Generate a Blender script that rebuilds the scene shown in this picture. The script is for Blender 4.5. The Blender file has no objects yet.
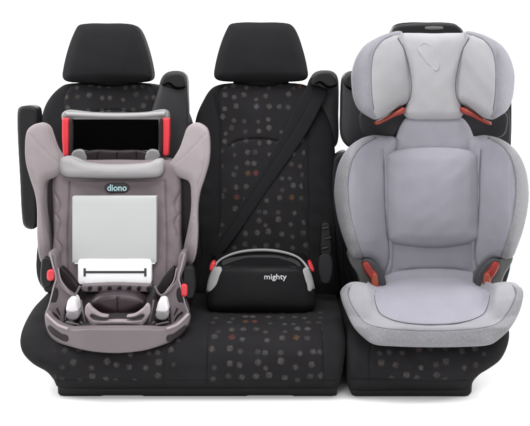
import bpy, math, random
import numpy as np
from mathutils import Vector
from mathutils.geometry import delaunay_2d_cdt

random.seed(4)
rng = np.random.default_rng(4)
sc = bpy.context.scene
COL = sc.collection

# ------------------------------------------------------------------ camera
D, S, CZ = 2.6, 0.0032, 1.05          # camera distance, metres per picture unit at y=0, camera height
HX, HY = 265.0, 70.0
cam = bpy.data.objects.new('camera', bpy.data.cameras.new('camera'))
COL.objects.link(cam)
cam.location = (0, -D, CZ)
cam.rotation_euler = (math.radians(90), 0, 0)
cam.data.sensor_width = 36
cam.data.lens = 36 * D / (530 * S)
cam.data.shift_y = -(213 - HY) / 530
cam.data.clip_end = 100
sc.camera = cam

# ------------------------------------------------------------------ world, lamps, exposure
w = bpy.data.worlds.new('World'); sc.world = w; w.use_nodes = True
bg = w.node_tree.nodes['Background']
bg.inputs[0].default_value = (1.0, 1.0, 1.0, 1); bg.inputs[1].default_value = 0.33

def area(name, loc, target, sx, sy, power, col=(1, 1, 1)):
    l = bpy.data.lights.new(name, 'AREA'); l.shape = 'RECTANGLE'; l.size = sx; l.size_y = sy
    l.energy = power; l.color = col
    o = bpy.data.objects.new(name, l); COL.objects.link(o); o.location = loc
    o.rotation_euler = (Vector(target) - Vector(loc)).to_track_quat('-Z', 'Y').to_euler()
    return o
area('overhead_softbox', (0, -0.5, 3.0), (0, 0.4, 0.2), 2.4, 1.2, 92)
area('front_softbox', (-1.0, -3.4, 2.5), (0, 0.2, 0.4), 1.4, 1.0, 44)
area('backdrop_fill', (0, 1.9, 3.3), (0, 4.2, 1.0), 9.0, 0.8, 320)  # added unseen fill lifting the backdrop to white, as are the next two
area('backdrop_fill', (-2.6, 1.6, 1.6), (-0.6, 4.2, 0.8), 0.8, 2.2, 50)
area('backdrop_fill', (2.6, 1.6, 1.6), (0.6, 4.2, 0.8), 0.8, 2.2, 50)
area('floor_fill', (0, -2.0, 2.6), (0, -0.6, 0), 2.2, 0.6, 22)  # added unseen fill washing out floor shadows, as are the next two
area('floor_fill', (-2.3, 0.2, 1.5), (-1.15, 0.2, 0), 0.5, 1.6, 48)
area('floor_fill', (2.3, 0.2, 1.5), (1.15, 0.2, 0), 0.5, 1.6, 48)
sc.view_settings.view_transform = 'Standard'
sc.view_settings.look = 'None'
sc.view_settings.exposure = 0.0

# ------------------------------------------------------------------ materials
class NT:
    def __init__(s, name):
        s.m = bpy.data.materials.new(name); s.m.use_nodes = True
        s.t = s.m.node_tree; s.b = s.t.nodes['Principled BSDF']
    def n(s, typ, ins=None, **kw):
        nd = s.t.nodes.new(typ)
        for k, v in kw.items(): setattr(nd, k, v)
        for k, v in (ins or {}).items():
            if hasattr(v, 'node'): s.t.links.new(v, nd.inputs[k])
            else: nd.inputs[k].default_value = v
        return nd
    def math(s, op, a, b=0.0, c=0.0, clamp=False):
        return s.n('ShaderNodeMath', {0: a, 1: b, 2: c}, operation=op, use_clamp=clamp).outputs[0]
    def mix(s, f, a, b):
        nd = s.n('ShaderNodeMix', {0: f, 6: a, 7: b}, data_type='RGBA'); return nd.outputs[2]
    def set(s, k, v):
        if hasattr(v, 'node'): s.t.links.new(v, s.b.inputs[k])
        else: s.b.inputs[k].default_value = v

def rgb(c, k=1.0): return (c[0]*k, c[1]*k, c[2]*k, 1)

def fabric(name, col, var=0.12, rough=0.85, spec=0.2, bump=0.25, fine=900, sheen=0.0, speck=None, wrinkle=0.0):
    m = NT(name)
    co = m.n('ShaderNodeTexCoord').outputs['Object']
    n1 = m.n('ShaderNodeTexNoise', {'Vector': co, 'Scale': fine, 'Detail': 2.0}).outputs[0]
    n2 = m.n('ShaderNodeTexNoise', {'Vector': co, 'Scale': 14.0, 'Detail': 4.0}).outputs[0]
    f = m.math('MULTIPLY_ADD', n2, 0.5, m.math('MULTIPLY', n1, 0.5))
    r = m.n('ShaderNodeMapRange', {0: f, 1: 0.3, 2: 0.7}).outputs[0]
    c = m.mix(r, rgb(col, 1-var), rgb(col, 1+var))
    if speck:
        sc_, amt, cl = speck
        mp = m.n('ShaderNodeMapping', {'Vector': co, 'Scale': (1.0, 1.0, 0.45)}).outputs[0]
        v = m.n('ShaderNodeTexNoise', {'Vector': mp, 'Scale': sc_, 'Detail': 3.0, 'Roughness': 0.7}).outputs[0]
        v = m.n('ShaderNodeMapRange', {0: v, 1: 0.45, 2: 0.62}).outputs[0]
        c = m.mix(m.math('MULTIPLY', v, amt), c, rgb(cl))
    m.set('Base Color', c); m.set('Roughness', rough); m.set('Specular IOR Level', spec)
    if sheen: m.set('Sheen Weight', sheen); m.set('Sheen Roughness', 0.5)
    h = n1
    if wrinkle:
        n3 = m.n('ShaderNodeTexNoise', {'Vector': co, 'Scale': 22.0, 'Detail': 3.0, 'Distortion': 0.6}).outputs[0]
        h = m.math('MULTIPLY_ADD', n3, wrinkle, n1)
    b = m.n('ShaderNodeBump', {'Height': h, 'Strength': bump, 'Distance': 0.0012}).outputs[0]
    m.set('Normal', b)
    return m.m

def plastic(name, col, rough=0.4, spec=0.4, var=0.08, bump=0.08, coat=0.0):
    m = NT(name)
    co = m.n('ShaderNodeTexCoord').outputs['Object']
    n1 = m.n('ShaderNodeTexNoise', {'Vector': co, 'Scale': 420.0, 'Detail': 2.0}).outputs[0]
    n2 = m.n('ShaderNodeTexNoise', {'Vector': co, 'Scale': 9.0, 'Detail': 5.0}).outputs[0]
    r = m.n('ShaderNodeMapRange', {0: n2, 1: 0.3, 2: 0.7}).outputs[0]
    m.set('Base Color', m.mix(r, rgb(col, 1-var), rgb(col, 1+var)))
    rr = m.n('ShaderNodeMapRange', {0: n2, 1: 0.3, 2: 0.7, 3: rough*0.85, 4: min(1, rough*1.2)}).outputs[0]
    m.set('Roughness', rr); m.set('Specular IOR Level', spec)
    if coat: m.set('Coat Weight', coat)
    m.set('Normal', m.n('ShaderNodeBump', {'Height': n1, 'Strength': bump, 'Distance': 0.0006}).outputs[0])
    return m.m

def patterned(name, base, motif_gain=0.66):
    """dark woven cloth with scattered little square motifs (cloth coordinates are stored in the UV map, metres)"""
    m = NT(name)
    uv = m.n('ShaderNodeUVMap').outputs[0]
    co = m.n('ShaderNodeTexCoord').outputs['Object']
    k = 23.0
    uvs = m.n('ShaderNodeVectorMath', {0: uv, 1: (k, k, 0)}, operation='MULTIPLY').outputs[0]
    vo = m.n('ShaderNodeTexVoronoi', {'Vector': uvs, 'Scale': 1.0, 'Randomness': 0.55}, voronoi_dimensions='2D')
    loc = m.n('ShaderNodeVectorMath', {0: uvs, 1: vo.outputs['Position']}, operation='SUBTRACT').outputs[0]
    sep = m.n('ShaderNodeSeparateColor', {0: vo.outputs['Color']})
    ang = m.math('MULTIPLY', sep.outputs[0], 6.0)
    rot = m.n('ShaderNodeVectorRotate', {'Vector': loc, 'Angle': ang}, rotation_type='Z_AXIS').outputs[0]
    sx = m.n('ShaderNodeSeparateXYZ', {0: rot})
    ax = m.math('ABSOLUTE', sx.outputs[0]); ay = m.math('ABSOLUTE', sx.outputs[1])
    mx = m.math('POWER', m.math('ADD', m.math('POWER', ax, 3.5), m.math('POWER', ay, 3.5)), 0.2857)
    half = m.math('MULTIPLY_ADD', sep.outputs[1], 0.07, 0.21)
    inside = m.math('MULTIPLY', m.math('SUBTRACT', half, mx), 9.0, clamp=True)
    # motif interior: a ring and broken strokes
    rv = m.n('ShaderNodeCombineXYZ', {0: m.math('MULTIPLY', sep.outputs[1], 37.0), 1: m.math('MULTIPLY', sep.outputs[0], 53.0), 2: m.math('MULTIPLY', sep.outputs[2], 71.0)}).outputs[0]
    rv = m.n('ShaderNodeVectorMath', {0: rot, 1: rv}, operation='ADD').outputs[0]
    st = m.n('ShaderNodeTexNoise', {'Vector': rv, 'Scale': 4.0, 'Detail': 2.0}).outputs[0]
    st = m.n('ShaderNodeMapRange', {0: st, 1: 0.40, 2: 0.55, 3: 0.55, 4: 1.0}).outputs[0]
    inside = m.math('MULTIPLY', inside, st)
    on = m.math('GREATER_THAN', sep.outputs[2], 0.05)
    inside = m.math('MULTIPLY', inside, on)
    ramp = m.n('ShaderNodeValToRGB', {0: sep.outputs[2]})
    cr = ramp.color_ramp; cr.interpolation = 'CONSTANT'
    cols = [(0.0, (.082, .074, .072)), (0.3, (.056, .050, .050)), (0.5, (.092, .084, .080)), (0.66, (.085, .066, .058)),
            (0.74, (.06, .064, .062)), (0.88, (.12, .042, .035)), (0.915, (.11, .06, .028)), (0.935, (.08, .08, .086))]
    while len(cr.elements) < len(cols): cr.elements.new(0.5)
    for e, (p, c) in zip(cr.elements, cols): e.position = p; e.color = rgb(c, motif_gain)
    at = m.n('ShaderNodeAttribute', attribute_name='panel').outputs['Fac']
    n1 = m.n('ShaderNodeTexNoise', {'Vector': co, 'Scale': 800.0, 'Detail': 2.0}).outputs[0]
    n2 = m.n('ShaderNodeTexNoise', {'Vector': co, 'Scale': 10.0, 'Detail': 4.0}).outputs[0]
    bcol = m.mix(n2, rgb(base, 0.7), rgb(base, 1.3))
    fac = m.math('MULTIPLY', m.math('MULTIPLY', inside, at), m.math('MULTIPLY_ADD', n1, 0.8, 0.45), clamp=True)
    m.set('Base Color', m.mix(fac, bcol, ramp.outputs[0]))
    m.set('Roughness', 0.85); m.set('Specular IOR Level', 0.1)
    m.set('Normal', m.n('ShaderNodeBump', {'Height': n1, 'Strength': 0.3, 'Distance': 0.001}).outputs[0])
    return m.m

BLK = (0.0095, 0.0093, 0.0103)
M = dict(
    black_fabric=fabric('black_seat_fabric', BLK, var=0.18, spec=0.10, bump=0.3),
    headrest_fabric=fabric('headrest_fabric', (0.0092, 0.0090, 0.0100), var=0.12, spec=0.12, bump=0.25, fine=700),
    pattern=patterned('patterned_seat_fabric', (0.0115, 0.0108, 0.0118)),
    black_plastic=plastic('black_plastic', (0.008, 0.008, 0.009), rough=0.45, spec=0.2),
    glossy_black=plastic('glossy_black_plastic', (0.014, 0.014, 0.016), rough=0.22, spec=0.5),
    grey_slab=plastic('charcoal_trim', (0.016, 0.016, 0.018), rough=0.55, spec=0.3),
    deep_black=fabric('deep_black_fill', (0.0015, 0.0015, 0.0015), spec=0.0, bump=0.1),  # near-black fill for the head panel, belt slots and frame hole
    belt=fabric('belt_webbing', (0.0065, 0.0065, 0.0075), spec=0.1, rough=0.6, bump=0.3, fine=500),
    chrome=plastic('satin_metal', (0.35, 0.35, 0.36), rough=0.3, spec=0.6),
    mauve=fabric('mauve_fabric', (0.155, 0.128, 0.137), var=0.07, bump=0.35, fine=600, wrinkle=1.2),
    mauve_wing=fabric('mauve_wing_fabric', (0.25, 0.218, 0.226), var=0.06, bump=0.35, fine=600, wrinkle=0.8),
    mauve_plastic=plastic('mauve_plastic', (0.128, 0.107, 0.114), rough=0.5, spec=0.3),
    mauve_dark=plastic('dark_plum_plastic_and_shade', (0.009, 0.005, 0.007), rough=0.5, spec=0.3),  # plum parts, and pads that paint shade into slots and gaps
    plum=plastic('plum_plastic', (0.026, 0.017, 0.021), rough=0.4, spec=0.35),
    plum_edge=plastic('pale_plum_plastic', (0.26, 0.22, 0.235), rough=0.4, spec=0.4),
    bar=fabric('pale_grey_padding', (0.29, 0.282, 0.288), var=0.05, bump=0.25, fine=600),
    frame_grey=plastic('grey_frame_plastic', (0.18, 0.18, 0.178), rough=0.4, spec=0.4),
    red=plastic('red_plastic', (0.54, 0.032, 0.042), rough=0.35, spec=0.4),
    red_dark=plastic('brick_red_plastic', (0.235, 0.024, 0.018), rough=0.4, spec=0.35),
    orange=plastic('orange_plastic', (0.28, 0.062, 0.035), rough=0.45, spec=0.3),
    card_grey=plastic('grey_card', (0.41, 0.42, 0.42), rough=0.6, spec=0.2, var=0.01, bump=0.02),
    card_white=plastic('white_card', (0.86, 0.86, 0.88), rough=0.5, spec=0.2, var=0.01, bump=0.02),
    ink=plastic('dark_ink', (0.05, 0.05, 0.055), rough=0.6, spec=0.2),
    white_plastic=plastic('white_plastic', (0.70, 0.68, 0.70), rough=0.35, spec=0.4, var=0.03),
    grey_plastic=plastic('light_grey_plastic', (0.24, 0.23, 0.24), rough=0.4, spec=0.4),
    teal=plastic('pale_teal_print', (0.55, 0.80, 0.84), rough=0.4, spec=0.3),
    booster_black=plastic('booster_black', (0.004, 0.004, 0.0048), rough=0.6, spec=0.16),
    booster_top=fabric('booster_top_cloth', (0.030, 0.030, 0.032), spec=0.2, bump=0.3),
    piping=fabric('silver_piping', (0.27, 0.27, 0.27), var=0.12, bump=0.4),
    lilac=fabric('lilac_fabric', (0.218, 0.215, 0.246), var=0.075, bump=0.45, fine=420, wrinkle=0.5),
    lilac_mid=fabric('lilac_knit', (0.228, 0.225, 0.258), var=0.075, bump=0.45, fine=420, wrinkle=0.3),
    lilac_pale=fabric('pale_lilac_fabric', (0.30, 0.296, 0.308), var=0.05, bump=0.45, fine=420, wrinkle=0.5),
    heather=fabric('heather_grey_fabric', (0.165, 0.165, 0.175), var=0.10, bump=0.5, fine=500, speck=(330, 0.45, (0.27, 0.27, 0.28)), wrinkle=0.5),
    heather_pale=fabric('pale_heather_fabric', (0.225, 0.223, 0.24), var=0.08, bump=0.5, fine=500, speck=(330, 0.35, (0.29, 0.29, 0.30)), wrinkle=0.6),
    heather_lilac=fabric('heather_lilac_fabric', (0.185, 0.183, 0.205), var=0.10, bump=0.5, fine=500, speck=(330, 0.35, (0.26, 0.26, 0.28)), wrinkle=0.6),
    thread_shade=fabric('seam_thread_shade', (0.10, 0.095, 0.115), var=0.1),  # dark seam thread that also paints shade into the seam grooves
    shell_grey=plastic('dark_shell_plastic', (0.085, 0.088, 0.085), rough=0.5, spec=0.3),
    print_white=plastic('white_print', (0.5, 0.5, 0.53), rough=0.5, spec=0.2),
    paper=NT('white_studio_paper').m,
)
pm = M['paper'].node_tree
pb = pm.nodes['Principled BSDF']; pb.inputs['Roughness'].default_value = 0.9; pb.inputs['Specular IOR Level'].default_value = 0.05
pn = pm.nodes.new('ShaderNodeTexNoise'); pn.inputs['Scale'].default_value = 3
pmx = pm.nodes.new('ShaderNodeMix'); pmx.data_type = 'RGBA'
pmx.inputs[6].default_value = (0.90, 0.90, 0.90, 1); pmx.inputs[7].default_value = (0.93, 0.93, 0.93, 1)
pm.links.new(pn.outputs[0], pmx.inputs[0]); pm.links.new(pmx.outputs[2], pb.inputs['Base Color'])

# ------------------------------------------------------------------ helpers
def at(px, py, Y):
    k = S * (1 + Y / D)
    return np.array([(px - HX) * k, Y, CZ - (py - HY) * k])
def atv(P, Y):
    k = S * (1 + Y / D)
    return np.stack([(P[:, 0] - HX) * k, Y, np.maximum(CZ - (P[:, 1] - HY) * k, 0.0)], 1)

def smooth_closed(pts, step=2.0, sharp=False):
    P = np.array(pts, float); n = len(P); out = []
    for i in range(n):
        p0, p1, p2, p3 = P[i-1], P[i], P[(i+1) % n], P[(i+2) % n]
        L = np.linalg.norm(p2-p1); m = max(1, int(round(L/step)))
        for j in range(m):
            t = j/m
            if sharp: out.append(p1+(p2-p1)*t)
            else:
                # centripetal-like: tangents scaled to the segment's own length
                t1 = (p2-p0); t1 = t1/(np.linalg.norm(t1)+1e-9)*L
                t2 = (p3-p1); t2 = t2/(np.linalg.norm(t2)+1e-9)*L
                h = (2*t**3-3*t**2+1)*p1+(t**3-2*t**2+t)*t1+(-2*t**3+3*t**2)*p2+(t**3-t**2)*t2
                out.append(h)
    return np.array(out)
def smooth_open(pts, step=2.0):
    P = np.array(pts, float); n = len(P); out = []
    for i in range(n-1):
        p1, p2 = P[i], P[i+1]
        p0 = P[i-1] if i else p1-(p2-p1); p3 = P[i+2] if i+2 < n else p2+(p2-p1)
        L = np.linalg.norm(p2-p1); m = max(1, int(round(L/step)))
        for j in range(m):
            t = j/m
            t1 = (p2-p0); t1 = t1/(np.linalg.norm(t1)+1e-9)*L
            t2 = (p3-p1); t2 = t2/(np.linalg.norm(t2)+1e-9)*L
            out.append((2*t**3-3*t**2+1)*p1+(t**3-2*t**2+t)*t1+(-2*t**3+3*t**2)*p2+(t**3-t**2)*t2)
    out.append(P[-1]); return np.array(out)
def dist_poly(Q, P, closed=True):
    A = P if closed else P[:-1]; B = np.roll(P, -1, 0) if closed else P[1:]
    best = np.full(len(Q), 1e9)
    for s in range(0, len(A), 64):
        a = A[s:s+64][None, :, :2]; b = B[s:s+64][None, :, :2]; q = Q[:, None, :2]
        ab = b-a; t = np.clip(((q-a)*ab).sum(2)/((ab*ab).sum(2)+1e-12), 0, 1)
        d = np.sqrt((((a+ab*t[..., None])-q)**2).sum(2)).min(1)
        best = np.minimum(best, d)
    return best
def inside(Q, P):
    x, y = Q[:, 0], Q[:, 1]; c = np.zeros(len(Q), bool); n = len(P)
    for i in range(n):
        x1, y1 = P[i]; x2, y2 = P[(i+1) % n]
        if y1 == y2: continue
        m = ((y1 > y) != (y2 > y)) & (x < (x2-x1)*(y-y1)/(y2-y1)+x1)
        c ^= m
    return c
def mir(pts, c): return [(2*c-x, y) for x, y in pts][::-1]

def link(name, verts, faces, mat, parent, uv=None, panel=None, ang=50):
    me = bpy.data.meshes.new(name)
    off = np.array(parent_loc(parent)) if parent else np.zeros(3)
    me.from_pydata([tuple(v-off) for v in verts], [], [tuple(f) for f in faces])
    me.update()
    if uv is not None:
        ul = me.uv_layers.new(name='UVMap')
        li = np.zeros(len(me.loops), int); me.loops.foreach_get('vertex_index', li)
        ul.data.foreach_set('uv', np.asarray(uv)[li].astype(np.float32).ravel())
    if panel is not None:
        a = me.attributes.new('panel', 'FLOAT', 'POINT'); a.data.foreach_set('value', np.asarray(panel, np.float32))
    me.polygons.foreach_set('use_smooth', [True]*len(me.polygons))
    me.set_sharp_from_angle(angle=math.radians(ang))
    me.materials.append(mat)
    o = bpy.data.objects.new(name, me); COL.objects.link(o)
    if parent: o.parent = parent
    return o
def parent_loc(p):
    l = Vector((0, 0, 0))
    while p: l = l + p.location; p = p.parent
    return l

SURF = {}
def domed(Q, d, dm, bb):
    (x0, y0), (x1, y1) = bb
    u = np.clip(np.abs(2*(Q[:, 0]-x0)/(x1-x0)-1), 0, 1); v = np.clip(np.abs(2*(Q[:, 1]-y0)/(y1-y0)-1), 0, 1)
    k = np.clip(d/max(0.25*dm, 9.0), 0, 1); k = k*k*(3-2*k)
    return (1-u**2.4)*(1-v**2.4)*k
def surf(o, lift=0.0):
    B0, r0, E0, g0, dm0, Y0, bb0 = SURF[o.name]
    def f(x, y):
        Q = np.stack([np.asarray(x, float), np.asarray(y, float)], 1)
        d0 = dist_poly(Q, B0)*inside(Q, B0)
        return Y0(Q[:, 0], Q[:, 1])-E0*np.sqrt(np.maximum(0, 1-(1-np.clip(d0/r0, 0, 1))**2))-g0*domed(Q, d0, dm0, bb0)-lift
    return f
def seam_line(name, pts, parent, on, rad=0.0011, lift=0.0002, mat='thread_shade', on2=None):  # dark tube along a seam, deepening the groove's shade by colour
    Yf = surf(on, lift) if on2 is None else (lambda x, y: np.minimum(surf(on, lift)(x, y), surf(on2, lift)(x, y)))
    return pxtube(name, pts, rad, M[mat], parent, Yf, sides=6, step=1.5)
def pad(name, outline, mat, parent, Y=0.0, thick=0.05, r=6.0, E=None, bulge=0.0, fn=None, seams=(), res=3.0,
        sharp=False, back_y=None, panels=None, ang=50, noise=0.0, ride=None, lift=0.0025):
    """a closed padded solid: outline in front elevation, rounded rim, domed face, stitched grooves, real thickness"""
    step = min(res, 2.5)
    B = smooth_closed(outline, step, sharp)
    A2 = 0.5*np.sum(B[:, 0]*np.roll(B[:, 1], -1)-np.roll(B[:, 0], -1)*B[:, 1])
    if A2 < 0: B = B[::-1]
    nb = len(B)
    T = np.roll(B, -1, 0)-np.roll(B, 1, 0); T /= np.linalg.norm(T, axis=1)[:, None]+1e-9
    Nn = np.stack([-T[:, 1], T[:, 0]], 1)
    if ride is not None:                     # let the shared rim of a cover lie just outside its cushion's rim
        R0 = SURF[ride.name][0]
        for _ in range(2):
            sd = dist_poly(B, R0)*np.where(inside(B, R0), 1, -1)
            B = B-Nn*np.where(np.abs(sd) < 1.6, sd+0.4, 0.0)[:, None]
    ex = []
    for f in (0.06, 0.2, 0.42, 0.7, 1.0):
        q = B+Nn*r*f
        d = dist_poly(q, B); q = q[(d > r*f*0.9) & inside(q, B)]; ex.append(q)
    x0, y0 = B.min(0); x1, y1 = B.max(0)
    gx, gy = np.meshgrid(np.arange(x0, x1, res), np.arange(y0, y1, res*0.87))
    gx = gx+(np.arange(gx.shape[0]) % 2)[:, None]*res/2
    G = np.stack([gx.ravel(), gy.ravel()], 1)
    G = G[inside(G, B)]
    if len(G): G = G[dist_poly(G, B) > r*1.05+0.2]
    sm = []
    for sp, wd, dp in seams:
        L = smooth_open(sp, 2.0); sm.append((L, wd, dp))
        t = np.gradient(L, axis=0); t /= np.linalg.norm(t, axis=1)[:, None]+1e-9
        nn = np.stack([-t[:, 1], t[:, 0]], 1)
        if len(G): G = G[dist_poly(G, L, False) > wd*1.9]
        for k in (-1.6, -0.8, 0, 0.8, 1.6):
            q = L+nn*wd*k; q = q[inside(q, B)]
            if len(q): q = q[dist_poly(q, B) > 0.8]
            ex.append(q)
    ex.append(G)
    I = np.concatenate([e for e in ex if len(e)]) if any(len(e) for e in ex) else np.zeros((0, 2))
    # thin out duplicates
    if len(I):
        key = np.round(I/0.45).astype(int); _, ui = np.unique(key, axis=0, return_index=True); I = I[np.sort(ui)]
        I = I[dist_poly(I, B) > 0.12]
    P = np.concatenate([B, I])
    vs, es, fs, ov, oe, of = delaunay_2d_cdt([Vector((float(a), float(b))) for a, b in P],
                                            [(i, (i+1) % nb) for i in range(nb)], [], 0, 1e-5)
    Q = np.array([(v.x, v.y) for v in vs])
    F = np.array([f[:] for f in fs if len(f) == 3])
    cen = Q[F].mean(1); F = F[inside(cen, B)]
    used = np.unique(F); mp = -np.ones(len(Q), int); mp[used] = np.arange(len(used)); Q = Q[used]; F = mp[F]
    a = Q[F]; ar = (a[:, 1, 0]-a[:, 0, 0])*(a[:, 2, 1]-a[:, 0, 1])-(a[:, 2, 0]-a[:, 0, 0])*(a[:, 1, 1]-a[:, 0, 1])
    F[ar < 0] = F[ar < 0][:, ::-1]
    d = dist_poly(Q, B); dm = max(d.max(), 1e-6)
    if E is None: E = r*S
    t = np.clip(d/r, 0, 1); h = E*np.sqrt(np.maximum(0, 1-(1-t)**2))+bulge*domed(Q, d, dm, (B.min(0), B.max(0)))
    for L, wd, dp in sm:
        h = h-dp*np.exp(-(dist_poly(Q, L, False)/wd)**2)*np.clip(d/3, 0, 1)
    if noise:
        nx = sum(np.sin(Q[:, 0]*a1+Q[:, 1]*b1+c1) for a1, b1, c1 in rng.uniform(-0.35, 0.35, (7, 3))*np.array([1, 1, 20]))
        h = h+noise*nx/3*np.clip(d/4, 0, 1)
        pk = np.clip(1-np.abs(d-r*1.1)/(r*0.9), 0, 1)      # small puckers where the cover is pulled into its seams
        an = np.arctan2(Q[:, 1]-Q[:, 1].mean(), Q[:, 0]-Q[:, 0].mean())*dm*0.5
        h = h+noise*0.45*pk*np.sin(an*1.1+3*np.sin(an*0.37))
    if ride is not None:
        B0, r0, E0, g0, dm0, Y, bb0 = SURF[ride.name]
        d0 = dist_poly(Q, B0)*inside(Q, B0)
        h = h+E0*np.sqrt(np.maximum(0, 1-(1-np.clip(d0/r0, 0, 1))**2))+g0*domed(Q, d0, dm0, bb0)+lift
    Yb = Y(Q[:, 0], Q[:, 1]) if callable(Y) else np.full(len(Q), float(Y))
    if fn: Yb = Yb+fn(Q[:, 0], Q[:, 1])
    Vf = atv(Q, Yb-h)
    Vb = atv(Q, Yb)
    if ride is not None: Vb[:, 1] = np.minimum(Yb+0.004, Vf[:, 1]+0.03); thick = 0
    if back_y is not None: Vb[:, 1] = back_y(Q[:, 0], Q[:, 1]) if callable(back_y) else back_y
    elif ride is None: Vb[:, 1] = Yb+thick
    n = len(Q)
    # boundary edges
    from collections import Counter
    cnt = {}
    for f in F:
        for i in range(3):
            e = (int(f[i]), int(f[(i+1) % 3])); cnt[e] = 1
    side = []
    for (u, v) in cnt:
        if (v, u) not in cnt: side.append((v, u, u+n, v+n))
    faces = [tuple(int(x) for x in f) for f in F]+[tuple(int(x)+n for x in f[::-1]) for f in F]+side
    V = np.concatenate([Vf, Vb])
    uv = np.stack([V[:, 0], V[:, 2]-V[:, 1]], 1)
    if callable(Y):
        ty = np.linspace(y0-5, y1+5, 400); xm = np.full(400, (x0+x1)/2)
        pt = atv(np.stack([xm, ty], 1), Y(xm, ty)); ds = np.sqrt((np.diff(pt[:, 1:], axis=0)**2).sum(1))
        arc = np.concatenate([[0], np.cumsum(ds)])
        uv[:, 1] = -np.interp(np.concatenate([Q[:, 1], Q[:, 1]]), ty, arc)
    pn_ = None
    if panels is not None:
        mk = np.zeros(n)
        for pp in panels:
            pp = np.array(pp, float)
            sd = dist_poly(Q, pp)*np.where(inside(Q, pp), 1, -1)
            mk = np.maximum(mk, np.clip(sd/2.0+0.5, 0, 1))
        pn_ = np.concatenate([mk, np.zeros(n)])
    o = link(name, V, faces, mat, parent, uv, pn_, ang)
    SURF[o.name] = (B, r, E, bulge, dm, (lambda x, y, Y=Y, fn=fn: (Y(x, y) if callable(Y) else float(Y)+0*x)+(fn(x, y) if fn else 0)), (B.min(0), B.max(0)))
    return o

def tube(name, pts, rad, mat, parent, sides=10, closed=False, flat=1.0):
    """pts: world points; rad: metres or list; flat squeezes the section front to back"""
    P = np.array(pts, float); n = len(P)
    R = np.full(n, rad) if np.isscalar(rad) else np.array(rad)
    if closed: T = np.roll(P, -1, 0)-np.roll(P, 1, 0)
    else: T = np.gradient(P, axis=0)
    T /= np.linalg.norm(T, axis=1)[:, None]+1e-9
    V = []; F = []
    for i in range(n):
        up = np.array([0, 1.0, 0])
        a = np.cross(T[i], up); a /= np.linalg.norm(a)+1e-9; b = np.cross(a, T[i])
        for j in range(sides):
            th = 2*math.pi*j/sides
            V.append(P[i]+R[i]*(math.cos(th)*a+math.sin(th)*flat*b))
    m = n if closed else n-1
    for i in range(m):
        for j in range(sides):
            k = (i+1) % n
            F.append((i*sides+j, i*sides+(j+1) % sides, k*sides+(j+1) % sides, k*sides+j))
    if not closed:
        F.append(tuple(range(sides))[::-1]); F.append(tuple((n-1)*sides+j for j in range(sides)))
    return link(name, V, F, mat, parent, np.array(V)[:, [0, 2]])
def pxtube(name, pts, rad, mat, parent, Y, step=2.0, **kw):
    L = smooth_open(pts, step)
    Yv = Y(L[:, 0], L[:, 1]) if callable(Y) else np.full(len(L), float(Y))
    if not np.isscalar(rad): rad = np.interp(np.linspace(0, 1, len(L)), np.linspace(0, 1, len(rad)), rad)
    return tube(name, atv(L, Yv), rad, mat, parent, **kw)

def thing(name, label, cat, loc):
    o = bpy.data.objects.new(name, None); COL.objects.link(o); o.location = loc
    o.empty_display_size = 0.1
    o['label'] = label; o['category'] = cat
    return o

def text(name, s, px, py, Y, h_px, w_px, mat, parent, depth=0.0008, tilt=0.0, shear=0.0, bold=0.0):
    cu = bpy.data.curves.new(name, 'FONT'); cu.body = s; cu.align_x = 'CENTER'; cu.align_y = 'CENTER'
    cu.extrude = depth; cu.shear = shear; cu.offset = bold; cu.resolution_u = 3
    tmp = bpy.data.objects.new('tmp', cu); COL.objects.link(tmp)
    bpy.context.view_layer.update()
    dg = bpy.context.evaluated_depsgraph_get()
    me = bpy.data.meshes.new_from_object(tmp.evaluated_get(dg))
    bpy.data.objects.remove(tmp)
    V = np.array([v.co[:] for v in me.vertices]); F = [tuple(p.vertices) for p in me.polygons]
    c = (V.max(0)+V.min(0))/2; e = V.max(0)-V.min(0); V = V-c
    k = S*(1+Y/D); V[:, 0] *= w_px*k/e[0]; V[:, 1] *= h_px*k/e[1]
    V[:, 2] = V[:, 2]/max(e[2], 1e-6)*depth*2
    o0 = at(px, py, Y); W = np.stack([V[:, 0]+o0[0], o0[1]-V[:, 2], V[:, 1]+o0[2]], 1)
    bpy.data.meshes.remove(me)
    return link(name, W, F, mat, parent, ang=30)

def box_pts(x0, y0, x1, y1): return [(x0, y0), (x1, y0), (x1, y1), (x0, y1)]
def rr(x0, y0, x1, y1, c):
    return [(x0+c, y0), ((x0+x1)/2, y0), (x1-c, y0), (x1-c*.3, y0+c*.3), (x1, y0+c), (x1, (y0+y1)/2), (x1, y1-c), (x1-c*.3, y1-c*.3), (x1-c, y1),
            ((x0+x1)/2, y1), (x0+c, y1), (x0+c*.3, y1-c*.3), (x0, y1-c), (x0, (y0+y1)/2), (x0, y0+c), (x0+c*.3, y0+c*.3)]

# ------------------------------------------------------------------ setting: white paper sweep
V = []; F = []
prof = [(-6.0, 0.0), (-3, 0.0), (0, 0.0), (2.4, 0.0)]
for i in range(1, 13):
    a = math.pi/2*i/12; prof.append((2.4+1.8*math.sin(a), 1.8-1.8*math.cos(a)))
prof += [(4.2, 5.0)]
for x in (-7, 7):
    for y, z in prof: V.append(np.array([x, y, z]))
n = len(prof)
for i in range(n-1): F.append((i, i+n, i+n+1, i+1))
fl = link('floor', V, F, M['paper'], None)
fl['kind'] = 'structure'

# ------------------------------------------------------------------ vehicle seats
YB = lambda x, y: 0.60-(y-88)/200*0.14          # raked backrest plane
YH = lambda x, y: 0.56-(y-50)/60*0.02

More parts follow.
